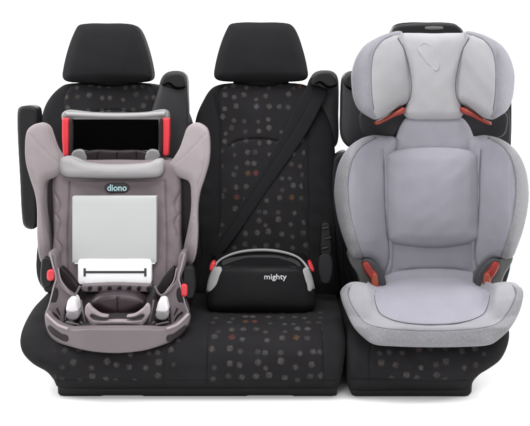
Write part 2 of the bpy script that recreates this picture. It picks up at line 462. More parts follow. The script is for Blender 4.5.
def cushion_Y(ztop=0.185, yf=0.0):
    prof = [(yf+0.03, 0.0), (yf+0.008, 0.05), (yf, 0.085), (yf+0.003, 0.11), (yf+0.014, 0.135), (yf+0.036, 0.160), (yf+0.07, 0.180), (yf+0.12, 0.196), (yf+0.20, 0.207), (yf+0.50, 0.215), (yf+0.54, 0.24)]
    py = [HY+(CZ-z)/(S*(1+y/D)) for y, z in prof][::-1]; yy = [y for y, z in prof][::-1]
    return lambda x, y: np.interp(y, py, yy)

def headrest(t, cx, dx=0, wt=29.5, top=22.5, bot=82):
    o = [(cx-wt, top+1), (cx, top-0.2), (cx+wt-2, top+1), (cx+wt+5, top+7), (cx+wt+12, top+25), (cx+wt+17, top+46), (cx+wt+17, top+55), (cx+wt+11, bot-1), (cx+wt-8, bot),
         (cx, bot), (cx-wt+8, bot), (cx-wt-11, bot-1), (cx-wt-17, top+55), (cx-wt-17, top+46), (cx-wt-12, top+25), (cx-wt-5, top+7)]
    h = pad('headrest', o, M['headrest_fabric'], t, Y=YH, thick=0.07, r=9, E=0.035, bulge=0.018, res=3, noise=0.0012,
            seams=[([(cx-wt-9, top+13), (cx-wt-1, top+9), (cx, top+8), (cx+wt+1, top+9), (cx+wt+9, top+13)], 0.8, 0.0012)])
    for s in (-1, 1):
        a = at(cx+s*22, 76, 0.60); b = at(cx+s*22, 92, 0.62)
        tube('headrest_post', [a, (a+b)/2, b], 0.006, M['chrome'], h)
    pad('headrest_bracket', [(cx-25, 78), (cx+25, 78), (cx+26, 88), (cx-26, 88)], M['grey_slab'], h, Y=0.585, thick=0.03, r=1.5, E=0.004, res=3)
    return h

# ---- double bench
bench = thing('double_bench_seat', 'wide black two-place vehicle bench with scattered square motifs, carrying two child seats', 'car seat', (-0.27, 0.25, 0))
pl = [(57, 370), (337, 370), (337, 394), (334, 398), (292, 398), (291, 395.5), (249, 395.5), (248, 398), (142, 398), (141, 395.5), (104, 395.5), (103, 398), (62, 398), (58, 393)]
pad('plinth', pl, M['black_plastic'], bench, Y=0.022, thick=0.45, r=2, sharp=True, ang=35)
cu = [(50, 296), (38, 303), (27, 319), (20.5, 337), (22, 351), (32, 363), (47, 372), (54, 380), (58, 387), (80, 389), (200, 389), (320, 389), (335, 388.5), (340, 382), (343.5, 366), (346, 345), (343, 322), (336, 298), (322, 292),
      (250, 291), (200, 291), (120, 291), (80, 292)]
pad('seat_cushion', cu, M['pattern'], bench, Y=cushion_Y(), back_y=0.56, r=9, E=0.028, bulge=0.012, res=3, noise=0.0016,
    panels=[[(211, 312), (322, 312), (323, 382), (208, 382)], [(56, 338), (190, 338), (166, 380), (54, 380)]],
    seams=[([(212, 300), (208, 330), (207, 360), (207, 386)], 0.9, 0.004), ([(318, 300), (322, 330), (323, 360), (323, 386)], 0.9, 0.004),
           ([(52, 379), (120, 380), (200, 380), (340, 380)], 0.8, 0.003), ([(176, 338), (166, 352), (163, 384)], 0.8, 0.0025)])
# left backrest
bl = [(62, 86), (78, 83), (110, 82.5), (150, 84), (168, 90), (184, 108), (192, 130), (198, 200), (198, 299), (120, 300), (45, 290), (38, 230), (38, 170), (40, 130), (46, 104)]
b1 = pad('backrest', bl, M['black_fabric'], bench, Y=YB, thick=0.10, r=9, E=0.03, bulge=0.02, res=4, noise=0.001)
pad('fabric_panel', [(70, 88), (110, 86.5), (150, 88), (158, 130), (158, 280), (70, 280), (66, 130)], M['pattern'], b1, Y=lambda x, y: YB(x, y)-0.038, thick=0.03, r=4, E=0.008, bulge=0.006, res=3,
    panels=[box_pts(40, 60, 200, 300)], seams=[([(76, 116), (112, 110), (150, 116)], 0.8, 0.003)])
# middle backrest
bm = [(212, 88), (224, 84), (260, 83), (300, 84), (313, 89), (325, 106), (331, 126), (335, 150), (336, 200), (336, 250), (336, 298), (265, 300), (198, 299), (197, 260), (196, 225), (196, 190), (196, 160), (194, 138), (196, 118), (203, 101)]
b2 = pad('backrest', bm, M['black_fabric'], bench, Y=YB, thick=0.10, r=10, E=0.032, bulge=0.022, res=3, noise=0.0012,
    seams=[([(214, 96), (219, 130), (220, 200), (222, 286)], 1.0, 0.004), ([(309, 96), (308, 130), (309, 200), (308, 286)], 1.0, 0.004)])
pad('fabric_panel', [(223, 88), (262, 86.5), (305, 88), (306, 130), (306, 200), (305, 282), (264, 286), (223, 282), (221, 200), (221, 130)], M['pattern'], b2,
    Y=lambda x, y: YB(x, y)-0.040, thick=0.03, r=4, E=0.010, bulge=0.012, res=2.5, panels=[box_pts(190, 60, 350, 320)], noise=0.001,
    seams=[([(230, 146), (236, 141.5), (252, 139), (268, 139.5), (282, 143), (290, 147)], 1.2, 0.006)])
headrest(bench, 107.5, wt=27.5, top=23.5, bot=83)
headrest(bench, 261)
# folded-up armrests / belt towers
a = pad('armrest', [(18, 109), (22, 106), (33, 106), (37, 109), (38, 125), (38, 200), (37.5, 224), (34, 229), (26, 228), (22.5, 222), (20, 180), (17.5, 130)], M['black_plastic'], bench,
        Y=0.44, thick=0.06, r=4, E=0.014, res=3)
pad('armrest_cap', [(20, 110), (35, 109), (35.5, 114), (28, 117), (20, 115)], M['glossy_black'], a, Y=0.432, thick=0.02, r=1.5, E=0.004, res=2)
def tower(t, o, cap, slot, dy=0.0, cy=None):
    cy = 0.478+dy if cy is None else cy
    a = pad('armrest', o, M['grey_slab'], t, Y=0.50+dy, thick=0.07, r=5, E=0.018, bulge=0.008, res=3)
    c = pad('armrest_cap', cap, M['black_plastic'], a, Y=cy, thick=0.03, r=2.5, E=0.007, res=2)
    pxtube('belt_slot', slot, [0.002, 0.0045, 0.0045, 0.002], M['deep_black'], a, cy-0.010)
    return a
tower(bench, [(158, 90), (162, 77), (169, 71.5), (181, 71.5), (186.5, 77), (187.5, 92), (188, 140), (186, 160), (170, 166), (150, 160), (150, 120)],
      [(161, 84), (164, 77), (171, 73.5), (181, 73.5), (185, 79), (185, 88), (174, 89), (164, 86)], [(163, 86), (168, 83), (176, 88), (185, 87)])
tower(bench, [(309, 92), (311, 78), (317, 71.5), (330, 70.5), (336.5, 74.5), (338.8, 84), (338.5, 115), (338.5, 138), (335, 147), (324, 150), (312, 140)],
      [(311, 84), (314, 76), (320, 72.3), (330, 72.3), (335, 77), (336.5, 87), (326, 89), (318, 86)], [(315, 84), (320, 82), (328, 87), (337, 85)], 0.09, 0.51)
# shoulder belt across the middle backrest
YBelt = lambda x, y: YB(x, y)-0.066
pad('seat_belt', [(312, 77), (329, 80), (327, 92), (323, 102), (306, 134), (266, 192), (228, 247), (216, 257), (211, 252), (220, 236), (250, 190), (277, 143), (296, 106), (306, 88)], M['belt'], bench,
    Y=YBelt, thick=0.0035, r=1.2, E=0.0015, res=3, ang=30, seams=[([(312, 100), (292, 134), (254, 192), (220, 244)], 0.7, 0.0008)])
# buckles between the seats
def buckle(t, x, y, Y, red, hgt=26, tilt=0):
    g = pad('buckle', [(x-5, y-hgt/2+3), (x-3, y-hgt/2), (x+3, y-hgt/2), (x+5, y-hgt/2+3), (x+4.5, y+hgt/2), (x-4.5, y+hgt/2)], M['black_plastic'], t, Y=Y, thick=0.03, r=2, E=0.008, res=2)
    if red: pad('buckle_button', rr(x-3.4, y-5.5, x+3.4, y+5.5, 2.6), M['red'], g, Y=Y-0.008, thick=0.012, r=2, E=0.006, res=1.5)
    return g
b = buckle(bench, 326, 243, 0.33, False, 40)
pad('buckle_stalk', [(320, 256), (331, 256), (330, 282), (321, 282)], M['grey_slab'], b, Y=0.325, thick=0.02, r=1.5, E=0.004, res=3)
for (x, y, rr_) in ((325.5, 229, 4), (328, 239, 3.5), (325, 249, 4)):
    pxtube('buckle_latch', [(x-3, y), (x+3, y-1.5)], rr_*S*0.45, M['black_plastic'], b, 0.318)
buckle(bench, 46.5, 272, 0.10, False, 28)
pad('buckle_button', rr(46.8, 269.5, 54.2, 281, 3.2), M['red'], bench, Y=0.085, thick=0.02, r=2.5, E=0.008, res=1.5)
buckle(bench, 189, 282, 0.10, False, 30)
pad('buckle_button', rr(181, 284, 187.5, 297, 3), M['red'], bench, Y=0.085, thick=0.02, r=2.5, E=0.008, res=1.5)
pxtube('anchor_strap', [(334, 225), (335, 250), (337, 290)], 0.006, M['belt'], bench, 0.40)
pxtube('anchor_strap', [(341, 215), (342, 250), (343, 290)], 0.005, M['belt'], bench, 0.42)

# ---- single vehicle seat
single = thing('single_vehicle_seat', 'narrow black vehicle seat with motif fabric under the lilac high-back booster', 'car seat', (0.53, 0.25, 0))
pad('plinth', [(350, 372), (473, 372), (471.5, 392), (467, 398), (362, 398), (353, 397), (349.5, 390)], M['black_plastic'], single, Y=0.022, thick=0.45, r=3, sharp=True, ang=35)
cs = [(356, 296), (350, 310), (347, 335), (346.8, 360), (347.5, 384), (352, 391), (400, 391.5), (455, 391), (469, 388), (474, 380), (480, 374), (489, 368.5), (500, 360), (507, 347), (509.3, 333), (505, 315), (495, 298), (470, 292), (425, 291), (380, 292)]
pad('seat_cushion', cs, M['pattern'], single, Y=cushion_Y(), back_y=0.56, r=9, E=0.028, bulge=0.012, res=3, noise=0.0016,
    panels=[[(374, 342), (488, 340), (482, 366), (470, 380), (374, 378)]],
    seams=[([(350, 378), (400, 379.5), (430, 381), (476, 379)], 0.9, 0.004), ([(371, 345), (369, 362), (370, 388)], 0.8, 0.003), ([(455, 381), (454, 391)], 0.8, 0.002)])
pad('backrest', [(374, 92), (400, 87), (460, 87), (484, 92), (498, 106), (503, 140), (503, 290), (430, 294), (358, 290), (352, 200), (352, 140), (359, 106)], M['black_fabric'], single,
    Y=YB, thick=0.10, r=9, E=0.03, bulge=0.02, res=5)
headrest(single, 427, wt=29, top=22.5)
tower(single, [(342, 88), (343.5, 77), (348, 72), (358, 71), (366, 78), (368, 110), (366, 140), (360, 148), (351, 148), (345, 144), (341.5, 134), (341.5, 110)],
      [(344, 84), (346, 77), (350, 74), (358, 73.5), (362, 80), (360, 88), (350, 89)], [(346, 86), (351, 89), (358, 87), (362, 85)])
pad('gap_filler', [(334, 160), (348, 153), (352, 200), (352, 300), (335, 300), (333, 240)], M['black_plastic'], single, Y=0.50, thick=0.08, r=3, E=0.008, res=4)  # dark filler added so the gap between the seats stays dark
pl_ = pad('side_frame', [(494, 82), (507, 84), (511, 90), (511, 144), (508, 170), (494, 176)], M['black_plastic'], single, Y=0.47, thick=0.12, r=2.5, E=0.006, res=3)
pad('frame_edge', [(498, 104), (508, 104), (508, 150), (498, 150)], M['grey_slab'], pl_, Y=0.464, thick=0.01, r=1.5, E=0.003, res=3)
tube('hole_disc', [at(503.5, 124, 0.463), at(503.5, 124, 0.455)], 0.006, M['deep_black'], pl_)  # black disc painting the dark of a small hole

# ------------------------------------------------------------------ mauve child seat (left)
C = 117.3
cs1 = thing('convertible_child_seat', 'mauve-grey child seat with wide side wings, red posts and a blank grey panel', 'child seat', (-0.49, 0.2, 0.19))
Ysh = lambda x, y: 0.30-(y-170)/150*0.10+0.0000*x
shell = pad('shell', [(60, 163), (100, 160), (135, 160), (175, 163), (181, 176), (181.5, 200), (181, 235), (181, 262), (172, 284), (158, 296), (117, 300), (77, 296), (62, 284), (53, 262), (53.5, 235), (53, 200), (53.5, 176)],
    M['mauve'], cs1, Y=Ysh, thick=0.10, r=9, E=0.035, bulge=0.012, res=3, noise=0.0015,
    fn=lambda x, y: -0.05*(np.abs(x-C)/68)**3,
    seams=[([(70, 182), (69, 210), (68, 240), (68, 280)], 1.0, 0.006), (mir([(70, 182), (69, 210), (68, 240), (68, 280)], C), 1.0, 0.006),
           ([(54, 192), (60, 204), (58, 214)], 1.2, 0.006), ([(52, 210), (60, 222), (57, 236)], 1.2, 0.006), ([(54, 236), (62, 248), (60, 260)], 1.2, 0.005),
           (mir([(54, 192), (60, 204), (58, 214)], C), 1.2, 0.006), (mir([(52, 210), (60, 222), (57, 236)], C), 1.2, 0.006),
           ([(70, 181), (117, 180), (165, 181)], 1.0, 0.003)])
# dark solids painting the shade in the gaps behind the side flaps
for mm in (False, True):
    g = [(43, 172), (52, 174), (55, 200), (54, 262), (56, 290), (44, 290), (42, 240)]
    pad('side_gap_shade', mir(g, C) if mm else g, M['mauve_dark'], cs1, Y=0.26, thick=0.12, r=2, E=0.004, res=4)
wing = [(33, 125), (40, 123.3), (47, 127), (51, 137), (55, 148), (61, 158), (66, 166), (62, 174), (54, 178), (45.5, 182), (43.5, 196), (44, 212), (47.5, 232), (51.5, 252), (49, 262), (43, 264), (39, 256), (37, 235), (37, 210),
        (35, 194), (30, 178), (26, 163), (25, 146), (27, 131)]
def wingY(cx, sgn):
    return lambda x, y: 0.16+0.12*np.clip(1-np.abs(x-cx)/90, 0, 1)+0.0*y
for mm in (False, True):
    o = mir(wing, C) if mm else wing
    f = lambda p: mir(p, C) if mm else p
    pad('side_wing', o, M['mauve_wing'], cs1, Y=lambda x, y: 0.28-0.16*(np.clip(np.abs(x-C)-48, 0, 45)/45), thick=0.05, r=4.5, E=0.014, bulge=0.012, res=2.5, noise=0.0008,
        seams=[(f([(29, 134), (40, 146), (50, 156), (60, 164)]), 1.0, 0.002), (f([(28.5, 150), (32, 172), (39, 192), (40.5, 225), (42, 258)]), 0.7, 0.002)])
# head frame with red posts
fr = pad('head_frame', [(61.5, 115), (64, 111.5), (68, 110), (90, 112.3), (117, 113), (145, 112.3), (162, 109.5), (167, 111), (169, 116), (168, 121), (160.5, 121), (160.5, 154), (156, 158), (117, 160), (78, 158), (71, 154), (71, 121), (63, 121)],
         M['frame_grey'], cs1, Y=0.335, thick=0.04, r=2.2, E=0.008, res=2.5)
pad('head_black_panel', [(73, 119.5), (158.5, 119.5), (158.5, 150), (73, 150)], M['deep_black'], fr, Y=0.326, thick=0.02, r=1, E=0.001, sharp=True, res=5, ang=30)  # flat black panel added over the blanked-out middle of the frame
pxtube('frame_lip', [(66, 114), (90, 115.2), (117, 115.8), (145, 115), (165, 113.5)], 0.0075, M['bar'], fr, 0.325)
pad('head_cushion', [(84, 151.5), (117, 150), (147, 151.5), (149, 160), (117, 166), (84, 161)], M['mauve_dark'], fr, Y=0.32, thick=0.03, r=3, E=0.01, res=2.5, noise=0.001,
    seams=[([(98, 151), (97, 162)], 0.7, 0.003), ([(117, 151), (117, 163)], 0.7, 0.003), ([(136, 151), (137, 162)], 0.7, 0.003)])
for mm in (False, True):
    f = lambda p: mir(p, C-1.5) if mm else p
    pad('guide_bracket', f([(72, 152), (80, 149), (85, 152), (87, 160), (80, 163), (73, 160)]), M['frame_grey'], fr, Y=0.315, thick=0.03, r=2, E=0.008, res=2)
    p = pad('red_post', f([(62, 118), (69, 118), (69.2, 136), (69, 155), (66, 156.5), (63, 155), (62, 136)]), M['red'], cs1, Y=0.32, thick=0.03, r=1.5, E=0.005, res=2, sharp=True)
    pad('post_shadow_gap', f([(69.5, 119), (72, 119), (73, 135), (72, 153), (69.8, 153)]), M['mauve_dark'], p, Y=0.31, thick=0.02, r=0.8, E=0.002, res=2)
pad('padded_bar', [(60, 159), (66, 157), (74, 159), (84, 163.5), (117, 165.5), (148, 163.5), (156, 160), (162, 160.5), (164, 167), (161.5, 175), (152, 177.5), (117, 178.5), (80, 177.5), (64, 176), (58.5, 169)],
    M['bar'], cs1, Y=0.235, thick=0.05, r=6, E=0.020, res=2, noise=0.0008)
# badge
bd = pad('badge', [(104.5, 187.5), (108, 183.5), (117, 182.8), (126, 183.5), (129.5, 187.5), (126, 192), (117, 192.8), (108, 192)], M['ink'], shell, ride=shell, lift=0.002, r=1.2, E=0.003, res=1.5)
text('badge_lettering', 'diono', 117, 187.7, float(surf(shell)(np.array([117.0]), np.array([187.7]))[0])-0.0085, 6.6, 19.5, M['teal'], bd, bold=0.02)
# blank grey panel and white instruction card
pad('blank_panel', box_pts(72.3, 196.8, 156.3, 262.5), M['card_grey'], cs1, Y=0.160, thick=0.03, r=0.8, E=0.001, sharp=True, res=8, ang=30)
wc = pad('white_card', rr(78, 259, 151.5, 284.5, 3), M['card_white'], cs1, Y=0.158, thick=0.03, r=0.8, E=0.0015, res=5, ang=30)
wc2 = pad('white_card', box_pts(74.5, 261.3, 155, 264), M['card_white'], cs1, Y=0.162, thick=0.02, r=0.6, E=0.0015, sharp=True, res=6, ang=30)
pad('printed_line', [(83.5, 268.3), (85.8, 268.3), (85.8, 271), (144.2, 271), (144.2, 268.3), (146.5, 268.3), (146.5, 276.5), (144.2, 276.5), (144.2, 273.3), (85.8, 273.3), (85.8, 276.5), (83.5, 276.5)], M['ink'], wc,
    Y=0.1555, thick=0.002, r=0.4, E=0.0004, sharp=True, res=6, ang=30)
# base
def skirtY(x, y): return -0.045+0.085*(np.abs(x-C)/72)**2.2
tray = pad('base_tray', [(50, 300), (60, 286), (78, 284), (117, 284), (157, 284), (174, 286), (185, 300), (187, 320), (166, 334), (117, 338), (68, 334), (47, 320)], M['mauve_dark'], cs1,
    Y=lambda x, y: np.interp(y, [284, 300, 330, 340], [0.16, 0.12, 0.0, -0.02])+0.10*(np.abs(x-C)/70)**2.2, back_y=0.42, r=3, E=0.006, res=3)
skirt = pad('base_skirt', [(68, 328.5), (90, 328.3), (117, 328.3), (145, 328.3), (166, 328.5), (180, 321), (187, 314), (190, 319), (187, 327), (181, 334), (172, 341), (160, 346), (142, 350.8), (117, 353), (92, 351.5), (68, 346), (55, 341), (48, 333), (44.8, 319), (46.5, 313), (54, 321)],
    M['mauve_plastic'], cs1, Y=skirtY, thick=0.03, r=2.6, E=0.010, res=2.5)
for mm in (False, True):
    f = lambda p: mir(p, C) if mm else p
    pad('skirt_slot_shade', f([(48, 325.5), (54, 328.5), (61, 333.5), (67.5, 336), (67, 341.5), (57, 337.5), (50.3, 332)]), M['mauve_dark'], skirt, Y=lambda x, y: skirtY(x, y)-0.011, thick=0.012, r=1, E=0.002, res=2)  # dark pad paints the shade inside the slot
    pxtube('skirt_rim', f([(46, 314), (52, 320), (58, 325), (68, 329)]), 0.0045, M['plum_edge'], skirt, lambda x, y: skirtY(x, y)-0.008)
    st = pad('side_strut', f([(49, 252), (55, 254), (57, 266), (59, 280), (66, 291), (74, 299), (66, 308), (63, 326), (55, 324), (47.5, 318), (46.5, 312), (50, 302), (52, 290), (54, 280), (50, 268)]), M['mauve_plastic'], cs1,
        Y=lambda x, y: 0.10+(np.abs(x-C)-60)*-0.0+(y-290)*-0.0004, thick=0.05, r=2, E=0.008, res=2)
    pad('strut_slot_shade', f([(52.5, 290), (56.5, 288), (58, 296), (54.5, 307), (51.5, 308), (51, 300)]), M['mauve_dark'], st, Y=0.089, thick=0.01, r=1, E=0.002, res=2)  # dark overlay painting the shade of a hole in the strut
    pad('strut_slot_shade', f([(60, 268), (66, 272), (74, 282), (78, 292), (70, 293), (63, 284)]), M['mauve_dark'], st, Y=0.135, thick=0.03, r=1, E=0.003, res=2)  # second overlay, same painted hole shade
    pxtube('strut_rib', f([(60, 284), (66, 291), (74, 295), (80, 286)]), 0.004, M['mauve_plastic'], st, 0.085)
    pxtube('strut_rib', f([(57, 308), (61, 318), (59, 325)]), 0.0035, M['plum'], st, 0.085)
    pxtube('strut_rib', f([(52, 312), (57, 316), (62, 325)]), 0.003, M['mauve_dark'], st, 0.082)
    pxtube('strut_rim_highlight', f([(50, 254), (53, 266), (56, 278), (54, 286), (51.5, 296), (49, 306), (46, 313)]), 0.0028, M['plum_edge'], st, 0.088)  # pale edge rim, its tone also paints a highlight on the strut
    pxtube('strut_rim_highlight', f([(58, 268), (61, 281), (68, 291), (74, 299), (68, 307), (65, 324)]), 0.0022, M['plum_edge'], st, 0.088)
    for q in ([(81, 300), (83, 312), (86, 327)], [(80, 322), (90, 327)], [(66, 322), (80, 325)]):
        pxtube('tray_rib', f(q), 0.003, M['mauve_plastic'], tray, 0.045)
    cl = pad('white_clip', f([(67.2, 303), (69, 299), (73, 298.3), (75.8, 301), (77.6, 307), (78, 312), (67, 312)]), M['white_plastic'], cs1, Y=0.055, thick=0.05, r=2.5, E=0.012, res=1.5)
    pad('clip_base', f([(67.3, 312.3), (78, 312.3), (77.6, 319), (67.8, 319)]), M['grey_plastic'], cl, Y=0.048, thick=0.05, r=1.2, E=0.004, res=2)
rk = pad('notched_rail', [(82, 285.5), (150, 285.5), (150.5, 291), (146, 292), (88, 292), (82.5, 291)], M['mauve_plastic'], tray, Y=0.13, thick=0.04, r=1.2, E=0.004, res=2)
for i in range(7):
    x = 88+i*9.8
    pad('notch', [(x, 287), (x+4.2, 286.5), (x+2.5, 291), (x+0.4, 291)], M['mauve_dark'], rk, Y=0.125, thick=0.01, r=0.7, E=0.001, res=2)
dome = pad('dome_cover', [(90, 303), (95, 296.5), (106, 293), (117, 292.3), (129, 293), (140, 296.5), (145, 303), (138, 311), (126, 316), (117, 317), (108, 316), (97, 311)], M['plum'], tray, Y=0.09, thick=0.04, r=9, E=0.03, res=2,
    seams=[([(117.3, 292), (117.3, 317)], 0.8, 0.004)])
ring = pad('ring_handle', [(87, 304.5), (92, 309), (100, 314.5), (108, 316.3), (108, 318), (100, 317.5), (92, 314.2), (90.3, 316), (94.5, 320.2), (117.3, 320.6), (140, 320.2), (144.3, 316), (142.5, 314.2), (134.5, 317.5), (126.5, 318), (126.5, 316.3), (134.5, 314.5), (142.5, 309), (147.6, 304.5),
     (149.7, 313), (147, 319), (142, 326), (138, 325.3), (117.3, 324.6), (97, 325.3), (92.5, 326), (87.5, 319), (85, 313)], M['plum_edge'], cs1, Y=0.02, thick=0.02, r=1.3, E=0.005, res=1.5)

# ------------------------------------------------------------------ folding booster (middle)
fb = thing('backless_booster', 'small black backless booster with silver piping and pink-red belt tabs on the bench', 'booster seat', (0.0, 0.2, 0.19))
FB = at(261, 289, 0.12)
Yfb = lambda x, y: np.interp(y, [250, 258, 266, 270, 312], [0.385, 0.34, 0.24, 0.225, 0.205])
body = pad('body', [(219, 261), (229, 256.5), (241, 253), (256, 251.6), (270, 251.6), (284, 253.4), (297, 258), (303, 263), (309, 269), (313, 281), (315.5, 297), (314, 308), (304, 313), (261, 314.5), (218, 313), (208, 308), (206.5, 297), (208, 282), (213, 268)],
    M['booster_black'], fb, Y=Yfb, back_y=0.44, r=7, E=0.028, bulge=0.03, res=2.5,
    seams=[([(224, 268), (240, 265.5), (262, 265), (285, 266), (301, 269)], 0.9, 0.003)])
pad('seat_pad', [(222, 262.5), (232, 258.5), (246, 256), (262, 255.3), (278, 256), (292, 259.5), (300, 264), (301, 266.5), (285, 264), (262, 263), (240, 263.5), (224, 266.5)], M['booster_top'], body,
    Y=lambda x, y: Yfb(x, y)-0.03, thick=0.02, r=3, E=0.008, res=2)
pxtube('piping', [(214, 268.5), (217, 263), (222, 258.8), (232, 254.2), (244, 251.4), (258, 250.2), (272, 250.6), (286, 253), (297, 257), (303.5, 262.5), (308.5, 269.5)], [0.004, 0.0046, 0.0055, 0.0055, 0.0055, 0.0046, 0.004], M['piping'], fb, lambda x, y: np.interp(y, [250, 256, 262, 269], [0.35, 0.32, 0.25, 0.21]))
pad('side_trim', [(215, 267.5), (221.5, 267.5), (219.5, 276), (215.5, 286), (207.5, 291.5), (207.5, 283), (210.5, 274)], M['piping'], body, ride=body, lift=0.002, r=1.5, E=0.003, res=1.5)
pad('side_trim', [(303.5, 268.5), (310, 269.5), (313.5, 280), (313, 288), (309, 291.5), (307, 285), (304.5, 277)], M['piping'], body, ride=body, lift=0.002, r=1.5, E=0.003, res=1.5)
pad('belt_tab', [(209.3, 267), (211.5, 262.8), (214.6, 262), (215.6, 265), (213.4, 270), (210.3, 271.5)], M['red'], fb, Y=0.22, thick=0.03, r=2, E=0.008, res=1.5)
pad('belt_tab', [(308, 262.5), (310.5, 262), (313, 266), (314.2, 271.5), (311, 270.8), (308.8, 267)], M['red'], fb, Y=0.22, thick=0.03, r=2, E=0.008, res=1.5)
text('logo_lettering', 'mighty', 275.5, 277.5, float(surf(body)(np.array([275.5]), np.array([277.5]))[0])-0.0035, 7.2, 22.5, M['print_white'], body, bold=0.012)

# ------------------------------------------------------------------ high-back booster (right)
hb = thing('high_back_booster', 'lilac-grey high-back booster with rounded head wings and brick-red belt guides', 'booster seat', (0.54, 0.2, 0.19))
CH = 433.5; CB = 432.0
# rear shell
pad('rear_shell', [(405, 60), (462, 60), (475, 120), (500, 150), (515, 200), (505, 262), (490, 292), (375, 292), (360, 262), (349, 200), (365, 150), (392, 120)], M['shell_grey'], hb, Y=0.37, thick=0.05, r=4, E=0.01, res=5)
# back bolsters
bol = [(397, 139), (386, 136.3), (374, 136.3), (361, 140.5), (348, 151), (339, 168), (335.5, 190), (336.5, 208), (340.5, 228), (347, 247), (352.5, 257.5), (366, 259.5), (373, 263), (380, 273), (385, 281), (392, 283), (396, 262), (396, 200), (396, 160)]
seam = [(376, 137.5), (361, 147), (352, 161), (348.3, 178), (348, 195), (350.5, 215), (356, 236), (363.5, 258)]
def bolY(x, y): 
    a = np.abs(x-CB)
    return 0.325-0.12*np.clip((a-44)/34, 0, 1)**1.2*np.clip(1-np.clip((y-240)/60, 0, 1)*0.5, 0, 1)+0.05*np.clip((a-80)/16, 0, 1)**2
for mm in (False, True):
    f = lambda p: mir(p, CB) if mm else p
    bo = pad('side_bolster', f(bol), M['lilac'], hb, Y=bolY, thick=0.05, r=9, E=0.030, bulge=0.012, res=2.2, noise=0.0006,
        seams=[(f([(382, 150), (384.5, 175), (385, 200), (387, 230), (389.5, 258), (385, 274)]), 1.2, 0.006)])
    trim = [(376, 136.0), (370, 136.0), (361, 139.8), (347.5, 150.5), (338.3, 168), (334.8, 190), (335.8, 208), (340, 228.3), (346.5, 247.5), (352.3, 258), (363.5, 259)]
    tr = [tuple(p) for p in smooth_open(trim, 2)]+[tuple(p) for p in smooth_open(seam[::-1], 2)[1:]]
    seam_line('seam_shade_line', f(seam), bo, bo, lift=0.0015)
    seam_line('seam_shade_line', f([(381, 140), (383.4, 152), (384.2, 175), (384.5, 200), (386.5, 230), (389, 250), (386, 268)]), bo, bo, rad=0.0013, lift=-0.003)
    pad('bolster_trim', f(tr), M['heather'], bo, ride=bo, r=1.5, E=0.0025, res=2, noise=0.0010, sharp=True)
# neck pad, centre pad, lumbar
pad('neck_pad', [(408, 117), (434, 116), (460, 117), (468, 124), (474, 138), (477, 154), (476, 164), (434, 166), (392, 164), (393, 153), (396, 139), (401, 125)], M['lilac'], hb, Y=0.33, thick=0.05, r=8, E=0.022, bulge=0.008, res=2.5, noise=0.0006)
pad('backrest_pad', [(384.8, 156), (388, 152.5), (398, 149.8), (412, 147.7), (433, 146.8), (455, 147.7), (469, 149.8), (477, 152.5), (480, 156), (481, 198), (480, 237), (476, 241.5), (455, 246.5), (433, 248), (411, 246.5), (391, 243), (386.8, 238), (384, 198)],
    M['lilac_mid'], hb, Y=0.312, thick=0.06, r=6, E=0.030, bulge=0.036, res=2.5, noise=0.0008)
pad('lumbar_pad', [(388, 240), (432, 244), (477, 240), (478, 256), (482, 276), (484, 292), (432, 298), (381, 292), (384, 276), (388, 256)], M['lilac'], hb, Y=lambda x, y: np.interp(y, [240, 270, 296], [0.318, 0.318, 0.26]), thick=0.08, r=4, E=0.012, bulge=0.01, res=2.5, noise=0.0006,
    seams=[([(390, 273), (410, 269.5), (432, 268.5), (456, 269.5), (475, 273)], 1.2, 0.004)])
# seat cushion
scO = [(343.5, 289), (350, 283), (358, 282.8), (367, 286), (374, 290), (382, 287), (392, 281.5), (412, 277.5), (432, 276.5), (454, 277.5), (470, 281.5), (480, 287), (488, 290), (498, 285.5), (508, 282.5), (516.5, 283.5), (522.5, 290), (523, 297), (519, 312), (510, 328), (500, 338), (490, 344.3),
       (470, 346.3), (432, 347), (394, 346), (374, 344), (364, 337.5), (354, 327), (346, 311), (341.3, 297)]
def scY(x, y):
    a = np.abs(x-CB)
    base = np.interp(y, [276, 290, 305, 320, 327, 347], [0.30, 0.20, 0.10, 0.0, -0.035, -0.055])
    side = np.interp(y, [282, 286, 292, 300, 325, 347], [0.115, 0.10, 0.08, 0.055, 0.01, -0.05])+0.03*np.clip((a-62)/28, 0, 1)
    k = np.clip((a-47)/19, 0, 1); k = k*k*(3-2*k)
    return base*(1-k)+np.minimum(side, base+0.02)*k
scm = pad('seat_cushion', scO, M['heather_pale'], hb, Y=scY, back_y=lambda x, y: 0.34-0.20*np.clip((np.abs(x-CB)-54)/10, 0, 1), r=7, E=0.022, bulge=0.006, res=2.2, noise=0.0008)
inner = [(376, 290.5), (374.8, 297), (376, 304), (380, 313), (388, 318), (400, 321.8), (415, 323.8), (432, 324.4), (449, 323.8), (464, 321.8), (476, 318), (484, 313), (488, 304), (489.2, 297), (488, 290.5)]
sp_ = pad('cushion_pad', inner+[(481, 286.5), (470, 281.3), (454, 277.3), (432, 276.3), (410, 277.3), (394, 281.3), (383, 286.5)], M['lilac_mid'], scm, ride=scm, lift=0.003, r=5, E=0.009, bulge=0.008, res=2, noise=0.0005)
seam_line('seam_shade_line', inner, scm, scm, rad=0.0014, lift=0.002)
hal = [(352, 284.5), (348, 291), (350, 301), (356.5, 313), (366, 323), (380, 327.5), (400, 330), (432, 331.2)]
inb = [tuple(p) for p in smooth_open(hal+[(2*CB-x, y) for x, y in hal[::-1][1:]], 2)]
oh = [(343.6, 288.3), (341, 297), (345.7, 311.3), (353.6, 327.3), (363.6, 337.9), (374, 344.5), (394, 346.6), (432, 347.5)]
oub = [tuple(p) for p in smooth_open(oh+[(2*CB-x, y) for x, y in oh[::-1][1:]], 2)]
pad('cushion_band', inb+oub[::-1], M['heather'], scm, ride=scm, lift=0.0015, r=1.5, E=0.003, res=2, noise=0.0008, sharp=True)
